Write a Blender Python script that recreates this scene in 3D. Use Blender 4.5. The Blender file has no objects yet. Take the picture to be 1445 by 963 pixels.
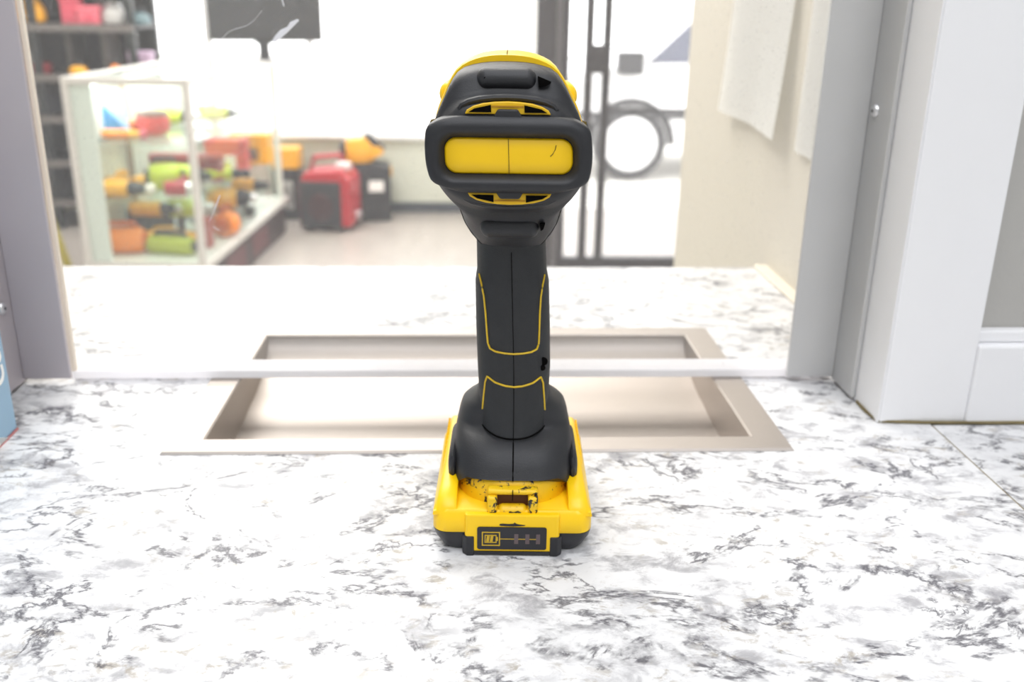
import bpy, bmesh, math, random
from mathutils import Vector, Matrix
random.seed(4)
PI = math.pi
S = bpy.context.scene
COL = S.collection
CZ = 1.05                     # height of the counter top above the shop floor
# ------------------------------------------------------------------ camera
cam_d = bpy.data.cameras.new('camera')
cam = bpy.data.objects.new('camera', cam_d); COL.objects.link(cam)
cam_d.sensor_width = 36.0; cam_d.sensor_fit = 'HORIZONTAL'
cam_d.lens = 1338.9/1445*36.0
_r, _d, _f = (0.9989, -0.0439, 0.0144), (-0.0012, -0.3356, -0.9420), (0.0462, 0.9410, -0.3353)
cam.matrix_world = Matrix(((_r[0], -_d[0], -_f[0], 0), (_r[1], -_d[1], -_f[1], 0), (_r[2], -_d[2], -_f[2], CZ+.245), (0, 0, 0, 1)))
cam_d.clip_start = .02; cam_d.clip_end = 200
cam_d.dof.use_dof = True; cam_d.dof.focus_distance = .405; cam_d.dof.aperture_fstop = 9.5
S.camera = cam
# ------------------------------------------------------------------ world, lights, exposure
wd = bpy.data.worlds.new('sky'); S.world = wd; wd.use_nodes = True
_bg = wd.node_tree.nodes['Background']; _bg.inputs[0].default_value = (1, 1, 1, 1); _bg.inputs[1].default_value = 4.5
def area(name, loc, sx, sy, power, color, rot=(0, 0, 0)):
    l = bpy.data.lights.new(name, 'AREA'); l.shape = 'RECTANGLE'; l.size = sx; l.size_y = sy
    l.energy = power; l.color = color
    o = bpy.data.objects.new(name, l); COL.objects.link(o); o.location = loc; o.rotation_euler = rot
    return o
area('staff_room_ceiling_light', (0.1, -.75, 2.66), 1.2, 1.2, 22, (.93, .95, 1.0))
area('counter_ceiling_light', (0, .25, 2.66), 1.2, .6, 9, (.93, .95, 1.0))
area('shop_ceiling_light', (-.35, 1.9, 2.66), 1.2, 1.2, 52, (1, .98, .94))
area('shop_far_ceiling_light', (-1.2, 4.6, 2.66), 1.2, 1.2, 75, (1, .98, .94))
S.view_settings.view_transform = 'Standard'; S.view_settings.look = 'None'
S.view_settings.gamma = 1.0; S.view_settings.use_curve_mapping = False
S.view_settings.exposure = 0.07
S.cycles.use_denoising = True
S.cycles.max_bounces = 10; S.cycles.transparent_max_bounces = 24; S.cycles.diffuse_bounces = 5
S.cycles.caustics_reflective = False; S.cycles.caustics_refractive = False
S.cycles.sample_clamp_indirect = 6

# ------------------------------------------------------------------ materials
MATS = {}
def srgb(r, g, b):
    f = lambda c: (c/255/12.92) if c/255 <= .04045 else ((c/255+.055)/1.055)**2.4
    return (f(r), f(g), f(b), 1)
def mat(name, col, rough=.5, metal=0.0, spec=.5, bump=0, bscale=200, var=0, vscale=8, coat=0, aniso=None):
    if name in MATS: return MATS[name]
    m = bpy.data.materials.new(name); m.use_nodes = True; nt = m.node_tree
    p = nt.nodes['Principled BSDF']
    p.inputs['Base Color'].default_value = col; p.inputs['Roughness'].default_value = rough
    p.inputs['Metallic'].default_value = metal; p.inputs['Specular IOR Level'].default_value = spec
    if coat: p.inputs['Coat Weight'].default_value = coat
    tc = nt.nodes.new('ShaderNodeTexCoord')
    if var:
        n = nt.nodes.new('ShaderNodeTexNoise'); n.inputs['Scale'].default_value = vscale; n.inputs['Detail'].default_value = 5
        mp = nt.nodes.new('ShaderNodeMapping')
        if aniso: mp.inputs['Scale'].default_value = aniso
        nt.links.new(tc.outputs['Object'], mp.inputs[0]); nt.links.new(mp.outputs[0], n.inputs['Vector'])
        mx = nt.nodes.new('ShaderNodeMix'); mx.data_type = 'RGBA'
        mx.inputs[6].default_value = tuple(c*(1-var) for c in col[:3])+(1,)
        mx.inputs[7].default_value = tuple(min(1, c*(1+var)) for c in col[:3])+(1,)
        nt.links.new(n.outputs['Fac'], mx.inputs[0]); nt.links.new(mx.outputs[2], p.inputs['Base Color'])
    if bump:
        n2 = nt.nodes.new('ShaderNodeTexNoise'); n2.inputs['Scale'].default_value = bscale; n2.inputs['Detail'].default_value = 3
        nt.links.new(tc.outputs['Object'], n2.inputs['Vector'])
        b = nt.nodes.new('ShaderNodeBump'); b.inputs['Strength'].default_value = bump; b.inputs['Distance'].default_value = .0006
        nt.links.new(n2.outputs['Fac'], b.inputs['Height']); nt.links.new(b.outputs[0], p.inputs['Normal'])
    MATS[name] = m
    return m
def glass_mat(name, tint=(1, 1, 1, 1), diffuse_mix=0.0, diffuse_col=(.9, .9, .9, 1), rough=.02):
    m = bpy.data.materials.new(name); m.use_nodes = True; nt = m.node_tree; N = nt.nodes
    N.remove(N['Principled BSDF']); out = N['Material Output']
    tr = N.new('ShaderNodeBsdfTransparent'); tr.inputs[0].default_value = tint
    gl = N.new('ShaderNodeBsdfGlossy'); gl.inputs['Roughness'].default_value = rough
    fr = N.new('ShaderNodeFresnel'); fr.inputs[0].default_value = 1.3
    mx = N.new('ShaderNodeMixShader')
    ge = N.new('ShaderNodeNewGeometry'); sb = N.new('ShaderNodeMath'); sb.operation = 'SUBTRACT'; sb.inputs[0].default_value = 1.0
    ml = N.new('ShaderNodeMath'); ml.operation = 'MULTIPLY'
    nt.links.new(ge.outputs['Backfacing'], sb.inputs[1]); nt.links.new(sb.outputs[0], ml.inputs[0]); nt.links.new(fr.outputs[0], ml.inputs[1])
    nt.links.new(ml.outputs[0], mx.inputs[0]); nt.links.new(tr.outputs[0], mx.inputs[1]); nt.links.new(gl.outputs[0], mx.inputs[2])
    last = mx
    if diffuse_mix:  # milky diffuse layer mixed over the clear glass, denser in fine specks
        df = N.new('ShaderNodeBsdfDiffuse'); df.inputs[0].default_value = diffuse_col
        tl = N.new('ShaderNodeBsdfTranslucent'); tl.inputs[0].default_value = diffuse_col
        ad = N.new('ShaderNodeMixShader'); ad.inputs[0].default_value = .5
        nt.links.new(df.outputs[0], ad.inputs[1]); nt.links.new(tl.outputs[0], ad.inputs[2])
        tc = N.new('ShaderNodeTexCoord'); no = N.new('ShaderNodeTexNoise'); no.inputs['Scale'].default_value = 900
        no.inputs['Detail'].default_value = 2
        nt.links.new(tc.outputs['Object'], no.inputs['Vector'])
        rp = N.new('ShaderNodeMapRange'); rp.inputs[1].default_value = .66; rp.inputs[2].default_value = .74
        rp.inputs[3].default_value = diffuse_mix; rp.inputs[4].default_value = diffuse_mix+.25
        nt.links.new(no.outputs['Fac'], rp.inputs[0])
        m2 = N.new('ShaderNodeMixShader')
        nt.links.new(rp.outputs[0], m2.inputs[0]); nt.links.new(mx.outputs[0], m2.inputs[1]); nt.links.new(ad.outputs[0], m2.inputs[2])
        last = m2
    nt.links.new(last.outputs[0], out.inputs[0]); MATS[name] = m
    return m
def lamp_mat(name, col, strength):
    m = bpy.data.materials.new(name); m.use_nodes = True; p = m.node_tree.nodes['Principled BSDF']
    p.inputs['Emission Color'].default_value = col; p.inputs['Emission Strength'].default_value = strength
    return m
def marble_mat():
    m = bpy.data.materials.new('marble_laminate'); m.use_nodes = True; nt = m.node_tree; N = nt.nodes; L = nt.links
    p = N['Principled BSDF']; p.inputs['Roughness'].default_value = .32; p.inputs['Specular IOR Level'].default_value = .2
    tc = N.new('ShaderNodeTexCoord')
    def mapped(rot, sc, off=(0, 0, 0)):
        mp = N.new('ShaderNodeMapping'); mp.inputs['Rotation'].default_value = (0, 0, math.radians(rot)); mp.inputs['Scale'].default_value = sc
        mp.inputs['Location'].default_value = off
        L.new(tc.outputs['Object'], mp.inputs[0]); return mp.outputs[0]
    def noise(vec, scale, detail=6, rough=.6, dist=0.0):
        n = N.new('ShaderNodeTexNoise'); n.inputs['Scale'].default_value = scale; n.inputs['Detail'].default_value = detail
        n.inputs['Roughness'].default_value = rough; n.inputs['Distortion'].default_value = dist
        L.new(vec, n.inputs['Vector']); return n.outputs['Fac']
    def rng(v, a, b, c=0.0, d=1.0):
        r = N.new('ShaderNodeMapRange'); r.interpolation_type = 'SMOOTHSTEP'
        for i, q in enumerate((a, b, c, d)): r.inputs[i+1].default_value = q
        L.new(v, r.inputs[0]); return r.outputs[0]
    def math2(op, a, b):
        q = N.new('ShaderNodeMath'); q.operation = op
        for i, w in enumerate((a, b)):
            if isinstance(w, (int, float)): q.inputs[i].default_value = w
            else: L.new(w, q.inputs[i])
        return q.outputs[0]
    def mix(fac, a, b):
        q = N.new('ShaderNodeMix'); q.data_type = 'RGBA'; L.new(fac, q.inputs[0])
        for i, w in ((6, a), (7, b)):
            if isinstance(w, tuple): q.inputs[i].default_value = w
            else: L.new(w, q.inputs[i])
        return q.outputs[2]
    v1 = mapped(62, (1.25, 1.95, 1)); v2 = mapped(52, (1.2, 2.1, 1), (3, 1, 0)); v3 = mapped(70, (1.2, 1.8, 1), (7, 2, 0))
    big = noise(v1, 11, 2, .5)                                   # where the figure gathers
    cloud = rng(noise(v1, 34, 9, .68, .5), .48, .66)
    cloud = math2('MULTIPLY', cloud, rng(big, .33, .53))
    c = mix(math2('MULTIPLY', cloud, .62), (.75, .75, .76, 1), srgb(104, 102, 110))
    mot = math2('MULTIPLY', rng(noise(v3, 60, 7, .7, .4), .47, .62), rng(noise(v1, 17, 3, .5), .40, .60))
    c = mix(math2('MULTIPLY', mot, .30), c, srgb(140, 138, 144))
    tan = rng(noise(v3, 75, 6, .7, .5), .52, .66)
    tan = math2('MULTIPLY', tan, rng(noise(v2, 14, 3, .5), .44, .62))
    c = mix(math2('MULTIPLY', tan, .7), c, srgb(150, 140, 124))
    def vein(vec, scale, width, lo, hi, dist):
        n = noise(vec, scale, 7, .62, dist)
        a = math2('ABSOLUTE', math2('SUBTRACT', n, .5), 0)
        w = rng(a, 0.0, width, 1.0, 0.0)
        return math2('MULTIPLY', w, rng(noise(vec, scale*1.9, 4, .6), lo, hi))
    vn = math2('MAXIMUM', vein(v2, 8, .028, .46, .56, .5), vein(v1, 10, .024, .48, .58, .6))
    brk = rng(noise(v2, 120, 4, .7), .33, .5)
    vn = math2('MULTIPLY', vn, brk)
    c = mix(math2('MULTIPLY', vn, .85), c, srgb(62, 60, 70))
    sp = rng(noise(v3, 160, 4, .7, .3), .66, .74)
    c = mix(math2('MULTIPLY', sp, .45), c, srgb(92, 84, 80))
    L.new(c, p.inputs['Base Color'])
    MATS['marble'] = m
    return m
def worn_yellow():
    m = bpy.data.materials.new('worn_yellow_plastic'); m.use_nodes = True; nt = m.node_tree; N = nt.nodes; L = nt.links
    p = N['Principled BSDF']; p.inputs['Roughness'].default_value = .42
    tc = N.new('ShaderNodeTexCoord'); n = N.new('ShaderNodeTexNoise'); n.inputs['Scale'].default_value = 330; n.inputs['Detail'].default_value = 5
    n.inputs['Roughness'].default_value = .62; n.inputs['Distortion'].default_value = .5
    L.new(tc.outputs['Object'], n.inputs['Vector'])
    n3 = N.new('ShaderNodeTexNoise'); n3.inputs['Scale'].default_value = 90; n3.inputs['Detail'].default_value = 2
    L.new(tc.outputs['Object'], n3.inputs['Vector'])
    ad = N.new('ShaderNodeMath'); ad.operation = 'MULTIPLY_ADD'; ad.inputs[1].default_value = .55
    L.new(n3.outputs['Fac'], ad.inputs[0]); L.new(n.outputs['Fac'], ad.inputs[2])
    r = N.new('ShaderNodeMapRange'); r.inputs[1].default_value = .855; r.inputs[2].default_value = .87
    L.new(ad.outputs[0], r.inputs[0])
    mx = N.new('ShaderNodeMix'); mx.data_type = 'RGBA'; mx.inputs[6].default_value = srgb(240, 196, 22); mx.inputs[7].default_value = srgb(42, 40, 42)
    L.new(r.outputs[0], mx.inputs[0]); L.new(mx.outputs[2], p.inputs['Base Color'])
    MATS['worn_yellow'] = m
    return m

YEL = mat('yellow_plastic', srgb(252, 205, 14), .42, var=.03, vscale=60)
YEL2 = mat('yellow_battery_plastic', srgb(255, 208, 10), .38)
YELD = mat('yellow_trim_line', srgb(214, 178, 30), .5, var=.25, vscale=300)
RUB = mat('black_rubber', srgb(35, 36, 40), .52, bump=.15, bscale=1500, var=.08, vscale=120)
RUBH = mat('black_grip_rubber', srgb(34, 36, 39), .6, bump=.4, bscale=2600, var=.12, vscale=400)
BLK = mat('black_plastic', srgb(34, 35, 40), .38)
HOLE = mat('dark_slot', srgb(6, 5, 5), .95, spec=.1)
BROWN = mat('brown_recess', srgb(92, 52, 16), .7)
WORN = worn_yellow()
mat('scuff_black', srgb(40, 38, 40), .6)
MAR = marble_mat()
STEEL = mat('brushed_stainless', (.43, .39, .36, 1), .52, metal=1.0, var=.05, vscale=60, aniso=(1, 30, 1), bump=.04, bscale=900)
ALU = mat('grey_aluminium', (.60, .60, .60, 1), .42, metal=.3, var=.04, vscale=20)
ALUL = mat('mauve_grey_aluminium', (.56, .52, .55, 1), .5, metal=.3, var=.04, vscale=20)
WHT = mat('white_gloss_paint', srgb(238, 238, 240), .4, var=.015, vscale=30)
CREAM = mat('cream_caulk', srgb(226, 218, 200), .6, var=.08, vscale=90)
GRYW = mat('grey_wall_paint', srgb(176, 174, 170), .7, bump=.3, bscale=300)
BEIGE = mat('beige_wall_paint', srgb(206, 200, 187), .75, bump=.3, bscale=240)
PALE = mat('pale_wall_paint', srgb(214, 217, 204), .75)
SHOPW = mat('white_wall_paint', srgb(236, 236, 232), .75)
DARKB = mat('slate_vinyl', srgb(62, 68, 78), .5)
DFRAME = mat('dark_bronze_aluminium', srgb(72, 70, 76), .4, metal=.3)
DGLAZ = mat('grey_metal_strip', srgb(128, 126, 132), .4, metal=.4)
PAPER = mat('white_paper', srgb(252, 252, 250), .8)
GLASS = glass_mat('acrylic_shield', (1, 1, 1, 1), .045, (.92, .92, .94, 1))
WGLASS = glass_mat('window_glass', (1, 1, 1, 1), .03)
CGLASS = glass_mat('cabinet_glass', (.97, .99, .98, 1), .03, (.9, .95, .92, 1))
EDGE = glass_mat('frosted_acrylic_edge', (1, 1, 1, 1), .86, (.98, .97, .99, 1), .15)
SCR = mat('scratch_white', srgb(235, 235, 240), .8)
RED = mat('red_paint', srgb(178, 36, 48), .4)
LIME = mat('lime_plastic', srgb(206, 222, 40), .4)
ORNG = mat('orange_plastic', srgb(250, 140, 20), .4)
TYEL = mat('tool_yellow', srgb(250, 180, 30), .4)
CHAR = mat('charcoal_plastic', srgb(46, 47, 52), .5)
SILV = mat('silver_metal', (.75, .75, .76, 1), .3, metal=.8)
BLUE = mat('blue_card', srgb(60, 150, 220), .6)
PINK = mat('pink_plastic', srgb(214, 84, 104), .5)
SHELFM = mat('dark_steel_shelf', srgb(58, 55, 56), .5, metal=.3)
SHELFE = mat('grey_steel_edge', srgb(116, 110, 108), .5, metal=.3)

# ------------------------------------------------------------------ mesh helpers
def nb(): return bmesh.new()
def obj(name, bm, material, parent=None, smooth=False, bevel=0, loc=None, angle=35):
    bmesh.ops.recalc_face_normals(bm, faces=bm.faces)
    me = bpy.data.meshes.new(name); bm.to_mesh(me); bm.free()
    me.materials.append(material)
    if smooth:
        for f in me.polygons: f.use_smooth = True
        try: me.set_sharp_from_angle(angle=math.radians(angle))
        except Exception: pass
    o = bpy.data.objects.new(name, me); COL.objects.link(o)
    if parent is not None: o.parent = parent
    if loc is not None: o.location = loc
    if bevel:
        b = o.modifiers.new('bevel', 'BEVEL'); b.width = bevel; b.segments = 2; b.limit_method = 'ANGLE'; b.angle_limit = math.radians(40)
    return o
def tag(o, label, cat, group=None, kind=None):
    o['label'] = label; o['category'] = cat
    if group: o['group'] = group
    if kind: o['kind'] = kind
    return o
def struct(o): o['kind'] = 'structure'; return o
def empty(name, loc=(0, 0, 0), rz=0):
    o = bpy.data.objects.new(name, None); COL.objects.link(o); o.location = loc; o.rotation_euler = (0, 0, rz); o.empty_display_size = .05
    return o
def bx(bm, x0, x1, y0, y1, z0, z1):
    v = [bm.verts.new(p) for p in ((x0, y0, z0), (x1, y0, z0), (x1, y1, z0), (x0, y1, z0), (x0, y0, z1), (x1, y0, z1), (x1, y1, z1), (x0, y1, z1))]
    for q in ((0, 3, 2, 1), (4, 5, 6, 7), (0, 1, 5, 4), (1, 2, 6, 5), (2, 3, 7, 6), (3, 0, 4, 7)): bm.faces.new([v[i] for i in q])
    return bm
def box(x0, x1, y0, y1, z0, z1): return bx(nb(), x0, x1, y0, y1, z0, z1)
def loft(rings, cap0=True, cap1=True, closed=True, bm=None):
    bm = bm or nb(); R = [[bm.verts.new(p) for p in r] for r in rings]; n = len(R[0])
    for a, b in zip(R, R[1:]):
        for i in range(n if closed else n-1):
            j = (i+1) % n
            bm.faces.new((a[i], a[j], b[j], b[i]))
    if cap0: bm.faces.new(R[0][::-1])
    if cap1: bm.faces.new(R[-1])
    return bm
def lathe(profile, axis='z', seg=24, center=(0, 0, 0), bm=None, cap=True):
    rings = []
    for r, h in profile:
        ring = []
        for k in range(seg):
            a = 2*PI*k/seg; c, s = r*math.cos(a), r*math.sin(a)
            p = (c, s, h) if axis == 'z' else ((h, c, s) if axis == 'x' else (s, h, c))
            ring.append((p[0]+center[0], p[1]+center[1], p[2]+center[2]))
        rings.append(ring)
    return loft(rings, cap, cap, True, bm)
def tube(pts, r, seg=8, bm=None, flat=1.0):
    pts = [Vector(p) for p in pts]; rings = []
    for i, p in enumerate(pts):
        t = (pts[min(i+1, len(pts)-1)]-pts[max(i-1, 0)]).normalized()
        up = Vector((0, 0, 1)) if abs(t.z) < .9 else Vector((0, 1, 0))
        a = t.cross(up).normalized(); b = t.cross(a)
        rings.append([p+a*r*math.cos(2*PI*k/seg)+b*r*flat*math.sin(2*PI*k/seg) for k in range(seg)])
    return loft(rings, True, True, True, bm)
def prism(poly, y0, y1, bm=None):            # polygon in x,z extruded along y
    return loft([[(x, y0, z) for x, z in poly], [(x, y1, z) for x, z in poly]], True, True, True, bm)
def prism_z(poly, z0, z1, bm=None):
    return loft([[(x, y, z0) for x, y in poly], [(x, y, z1) for x, y in poly]], True, True, True, bm)
def rrect(x0, x1, z0, z1, r, n=5):
    pts = []
    for cx_, cz_, a0 in ((x1-r, z1-r, 0), (x0+r, z1-r, 90), (x0+r, z0+r, 180), (x1-r, z0+r, 270)):
        for k in range(n+1):
            a = math.radians(a0+90*k/n); pts.append((cx_+r*math.cos(a), cz_+r*math.sin(a)))
    return pts
def resample(half, n):                       # half profile top->bottom, x>=0; returns closed contour of 2n points
    P = [Vector((x, z)) for x, z in half]
    def cr(p0, p1, p2, p3, t):
        return .5*((2*p1)+(-p0+p2)*t+(2*p0-5*p1+4*p2-p3)*t*t+(-p0+3*p1-3*p2+p3)*t**3)
    ext = [Vector((-P[1].x, P[1].y))]+P+[Vector((-P[-2].x, P[-2].y))]
    dense = []
    for i in range(1, len(ext)-2):
        for k in range(10): dense.append(cr(ext[i-1], ext[i], ext[i+1], ext[i+2], k/10))
    dense.append(P[-1])
    acc = [0]
    for a, b in zip(dense, dense[1:]): acc.append(acc[-1]+(b-a).length)
    out = []
    for k in range(n+1):
        d = acc[-1]*k/n; i = 0
        while i < len(acc)-2 and acc[i+1] < d: i += 1
        t = (d-acc[i])/max(1e-9, acc[i+1]-acc[i]); q = dense[i].lerp(dense[i+1], t); out.append((q.x, q.y))
    return out+[(-x, z) for x, z in out[-2:0:-1]]
def superellipse(xc, yc, hx, hy, n, z, seg=48):
    r = []
    for k in range(seg):
        a = 2*PI*k/seg; c, s = math.cos(a), math.sin(a)
        r.append((xc+hx*math.copysign(abs(c)**(2/n), c), yc+hy*math.copysign(abs(s)**(2/n), s), z))
    return r
def copy_tree(o, parent=None):
    c = o.copy(); COL.objects.link(c); c.parent = parent
    for ch in list(o.children): copy_tree(ch, c)
    return c

# ------------------------------------------------------------------ the setting
GY0, GY1 = .607, .629                         # the shield stands between these depths
struct(obj('floor', box(-3.1, 2.4, -2.1, 6.3, -.05, 0), mat('grey_plank_vinyl', srgb(172, 164, 158), .35, var=.22, vscale=3.0, aniso=(5, .8, 1))))
struct(obj('ceiling', box(-3.1, 2.4, -2.1, 6.3, 2.7, 2.8), SHOPW))
struct(obj('wall_behind_camera', box(-1.6, 1.6, -2.1, -2.0, 0, 2.7), SHOPW))
struct(obj('wall_staff_left', box(-1.6, -1.5, -2.0, .53, 0, 2.7), SHOPW))
struct(obj('wall_staff_right', box(1.5, 1.6, -2.0, .53, 0, 2.7), SHOPW))
b = nb(); bx(b, -3.1, -.300, .545, .66, 0, 2.7); bx(b, -.300, .2575, .545, .66, 1.95, 2.7); bx(b, -.300, .2575, .56, .64, 0, .98)
struct(obj('wall_partition', b, GRYW))
struct(obj('wall_partition_right', box(.2575, 1.6, .545, .66, 0, 2.7), GRYW))
struct(obj('wall_right', box(.2975, .42, .66, 1.32, 0, 2.7), BEIGE))
struct(obj('wall_right_return', box(.42, 2.4, 1.22, 1.32, 0, 2.7), BEIGE))
struct(obj('wall_shop_right', box(2.3, 2.4, 1.32, 4.6, 0, 2.7), BEIGE))
struct(obj('wall_shop_left', box(-3.1, -3.0, .66, 6.3, 0, 2.7), SHOPW))
b = nb(); bx(b, -3.0, .33, 6.15, 6.3, 0, .49); bx(b, -3.0, -1.96, 6.15, 6.3, .49, 2.7); bx(b, -1.96, .33, 6.15, 6.3, 2.5, 2.7)
struct(obj('wall_back', b, PALE))
struct(obj('wall_entrance_return', box(.33, .40, 4.66, 6.3, 0, 2.7), SHOPW))
struct(obj('baseboard_back', box(-1.96, .33, 6.135, 6.15, 0, .065), DARKB))
struct(obj('wall_entrance_header', box(.315, 2.4, 4.6, 4.7, 2.3, 2.7), PALE))
# casing, baseboard and jambs on the staff side of the opening
b = nb(); bx(b, .2575, .312, .533, .545, CZ, 1.95)
bx(b, .2561, .2575, .533, .606, CZ, 1.95)
struct(obj('trim_1', b, WHT, bevel=.0012))
b = nb(); bx(b, .312, 1.5, .531, .545, CZ, CZ+.052); bx(b, .312, 1.5, .537, .545, CZ+.052, CZ+.060)
struct(obj('baseboard_right', b, WHT, bevel=.0015))
struct(obj('trim_2', box(-.355, -.300, .533, .545, CZ, 1.95), WHT, bevel=.0015))
struct(obj('trim_3', box(.2845, .2975, .662, .905, CZ, CZ+.0035), CREAM, bevel=.001))
# caulk line at the jamb foot
struct(obj('trim_4', tube([(.256, .565, CZ+.001), (.2555, .55, CZ+.001), (.257, .534, CZ+.001), (.285, .5315, CZ+.001), (.33, .5305, CZ+.001), (.6, .5305, CZ+.001)], .0011, 6), mat('dirty_caulk', srgb(120, 108, 76), .8, var=.5, vscale=120)))

# back window
def window(name, x0, x1, y, z0, z1, mull, m, fw=.05, depth=.05):
    root = empty(name, (0, y, 0)); struct(root)
    obj('frame', bx(bx(bx(bx(nb(), x0, x1, 0, depth, z0, z0+fw), x0, x1, 0, depth, z1-fw, z1), x0, x0+fw, 0, depth, z0+fw, z1-fw), x1-fw, x1, 0, depth, z0+fw, z1-fw), m, root)
    xs = [x0+fw]+[q for q in mull]+[x1-fw]
    for q in mull: obj('mullion', box(q-.02, q+.02, 0, depth, z0+fw, z1-fw), m, root)
    for a, c in zip(xs, xs[1:]):
        obj('pane', box(a+.02, c-.02, depth*.4, depth*.4+.006, z0+fw, z1-fw), WGLASS, root)
    return root
window('window_1', -1.96, .33, 6.2, .49, 2.5, [-1.60, -.98, -.58, -.36], WHT, fw=.03)
struct(obj('trim_5', box(-1.96, .33, 6.11, 6.2, .47, .495), WHT, bevel=.004))

# counter
def counter():
    root = tag(empty('service_counter', (0, 0, CZ)), 'white marbled laminate counter running under the clear shield', 'counter')
    X = [-.2985, -.165, .181, .2565, .2893]; Y = [-.02, .505, .5445, .661, .705, .905]; bm = nb()
    for i in range(4):
        for j in range(5):
            if (i == 1 and 1 <= j <= 3) or (i == 3 and j == 2): continue
            bx(bm, X[i], X[i+1], Y[j], Y[j+1], -.035, 0)
    bx(bm, -.62, -.2985, .661, .705, -.035, 0); bx(bm, -.62, -.2985, .705, .905, -.035, 0)
    bmesh.ops.remove_doubles(bm, verts=bm.verts, dist=1e-6)
    seen = {}
    bm.verts.index_update()
    for f in list(bm.faces):
        k = tuple(sorted(v.index for v in f.verts)); seen.setdefault(k, []).append(f)
    bmesh.ops.delete(bm, geom=[f for fs in seen.values() if len(fs) > 1 for f in fs], context='FACES_ONLY')
    obj('countertop', bm, MAR, root)
    obj('joint_strip', box(.2892, .2906, -.02, .53, -.03, -.0006), mat('joint_brown', srgb(134, 116, 70), .8), root)
    obj('base_panel', box(-.60, .285, .70, .88, -1.05, -.035), PALE, root)
    return root
counter()
tag(obj('side_counter', box(.2905, 1.49, -.02, .530, CZ-.035, CZ-.0002), MAR), 'white marbled laminate counter wing right of the brown joint', 'counter')

tag(obj('side_counter', box(-1.49, -.2990, -.02, .530, CZ-.035, CZ-.0001), MAR), 'white marbled laminate counter wing under the blue carton', 'counter')

# deal tray
def tray():
    root = tag(empty('deal_tray', (.0078, .605, CZ)), 'recessed stainless steel cash tray sunk under the clear shield', 'tray')
    ox, oy, ix, iy = .1833, .1105, .1622, .0925
    bm = nb()
    def loop(hx, hy, z): return [(-hx, -hy, z), (hx, -hy, z), (hx, hy, z), (-hx, hy, z)]
    loft([loop(ox, oy, .0002), loop(ox-.0012, oy-.0012, .0016), loop(ix+.001, iy+.001, .0016), loop(ix, iy, .0006), loop(ix, iy, -.002)], False, False, True, bm)
    obj('flange', bm, STEEL, root)
    prof = [(-iy, -.001), (-iy+.001, -.008), (-iy+.006, -.018), (-iy+.015, -.025), (-iy+.03, -.0285), (-.03, -.029), (.0, -.0285), (.022, -.026)]
    for k in range(1, 9):
        a = k/8; prof.append((.022+(iy-.022)*math.sin(a*PI/2)**1.0, -.026+.025*(1-math.cos(a*PI/2))))
    bm = loft([[(x, y, z) for y, z in prof] for x in (-ix, -ix+.002, ix-.002, ix)], False, False, False)
    obj('basin', bm, STEEL, root, smooth=True, angle=50)
    for s in (-1, 1):
        m2 = nb()
        lo = [[m2.verts.new((s*(ix-q), y, z)) for y, z in prof] for q in (.0002, 0)]
        hi = [m2.verts.new((s*ix, y, .0004)) for y, z in prof]
        for k in range(len(prof)-1): m2.faces.new((lo[0][k], lo[0][k+1], hi[k+1], hi[k]))
        obj('side_wall', m2, STEEL, root)
    return root
tray()

# clear shield and its metal angles
def shield():
    root = tag(empty('clear_shield', (0, GY0, CZ)), 'thick clear acrylic security shield standing across the counter', 'shield')
    obj('pane', box(-.2665, .2225, .002, .0025, .0075, .9), GLASS, root)
    obj('bottom_edge', box(-.2665, .252, 0, .022, .0018, .0075), EDGE, root, bevel=.001)
    obj('side_edge', box(-.2665, -.2640, 0, .004, .0075, .9), mat('cream_acrylic_edge', srgb(236, 224, 208), .4), root)
    sc = [((-.149, .222), (-.144, .2265), (-.139, .2285), (-.133, .230), (-.128, .2335), (-.123, .239)), ((-.112, .250), (-.1105, .2435), (-.110, .2415)), ((-.166, .110), (-.1615, .119), (-.158, .127)), ((-.164, .1065), (-.160, .104))]
    for k, pts in enumerate(sc):
        obj('scratch', tube([(x, .0016, z) for x, z in pts], .00035, 5, flat=.3), SCR, root)
    obj('scratch', prism([(-.1185, .2215), (-.1165, .2205), (-.109, .2265), (-.1015, .2335), (-.1025, .2345), (-.107, .2325), (-.1085, .2300), (-.113, .2280), (-.1165, .2245)], .0012, .0018), SCR, root)
    return root
shield()
def angle_post(name, x_in, x_leg, sgn, m, label, screw):
    root = tag(empty(name, (x_leg, .605, CZ)), label, 'frame')
    lo, hi = sorted((x_in-x_leg, 0.0))
    obj('face_leg', box(lo, hi, -.003, 0, .004, .898), m, root, bevel=.0006)
    lo, hi = sorted((0.0, .003*sgn))
    obj('side_leg', box(lo, hi, -.036, .0, .002, .898), m, root, bevel=.0006)
    for (yy, zz) in screw:
        s = obj('screw', lathe([(.0042, 0), (.0042, -.0006*1), (.0034, -.0018), (.0014, -.0024)], 'x', 16), SILV, root, smooth=True, loc=(0, yy, zz))
        if sgn < 0: s.rotation_euler = (0, PI, 0)
        obj('screw_recess', lathe([(.0012, -.0020), (.0012, -.0026)], 'x', 6), CHAR, s)
    return root
angle_post('metal_angle', .2205, .2530, 1, ALU, 'pale grey aluminium angle frame beside white door casing', [(-.013, .1855), (-.013, .62)])
angle_post('metal_angle', -.2655, -.2965, -1, ALUL, 'mauve grey metal angle frame beside blue carton', [(-.016, .0575), (-.016, .62)])

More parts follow.
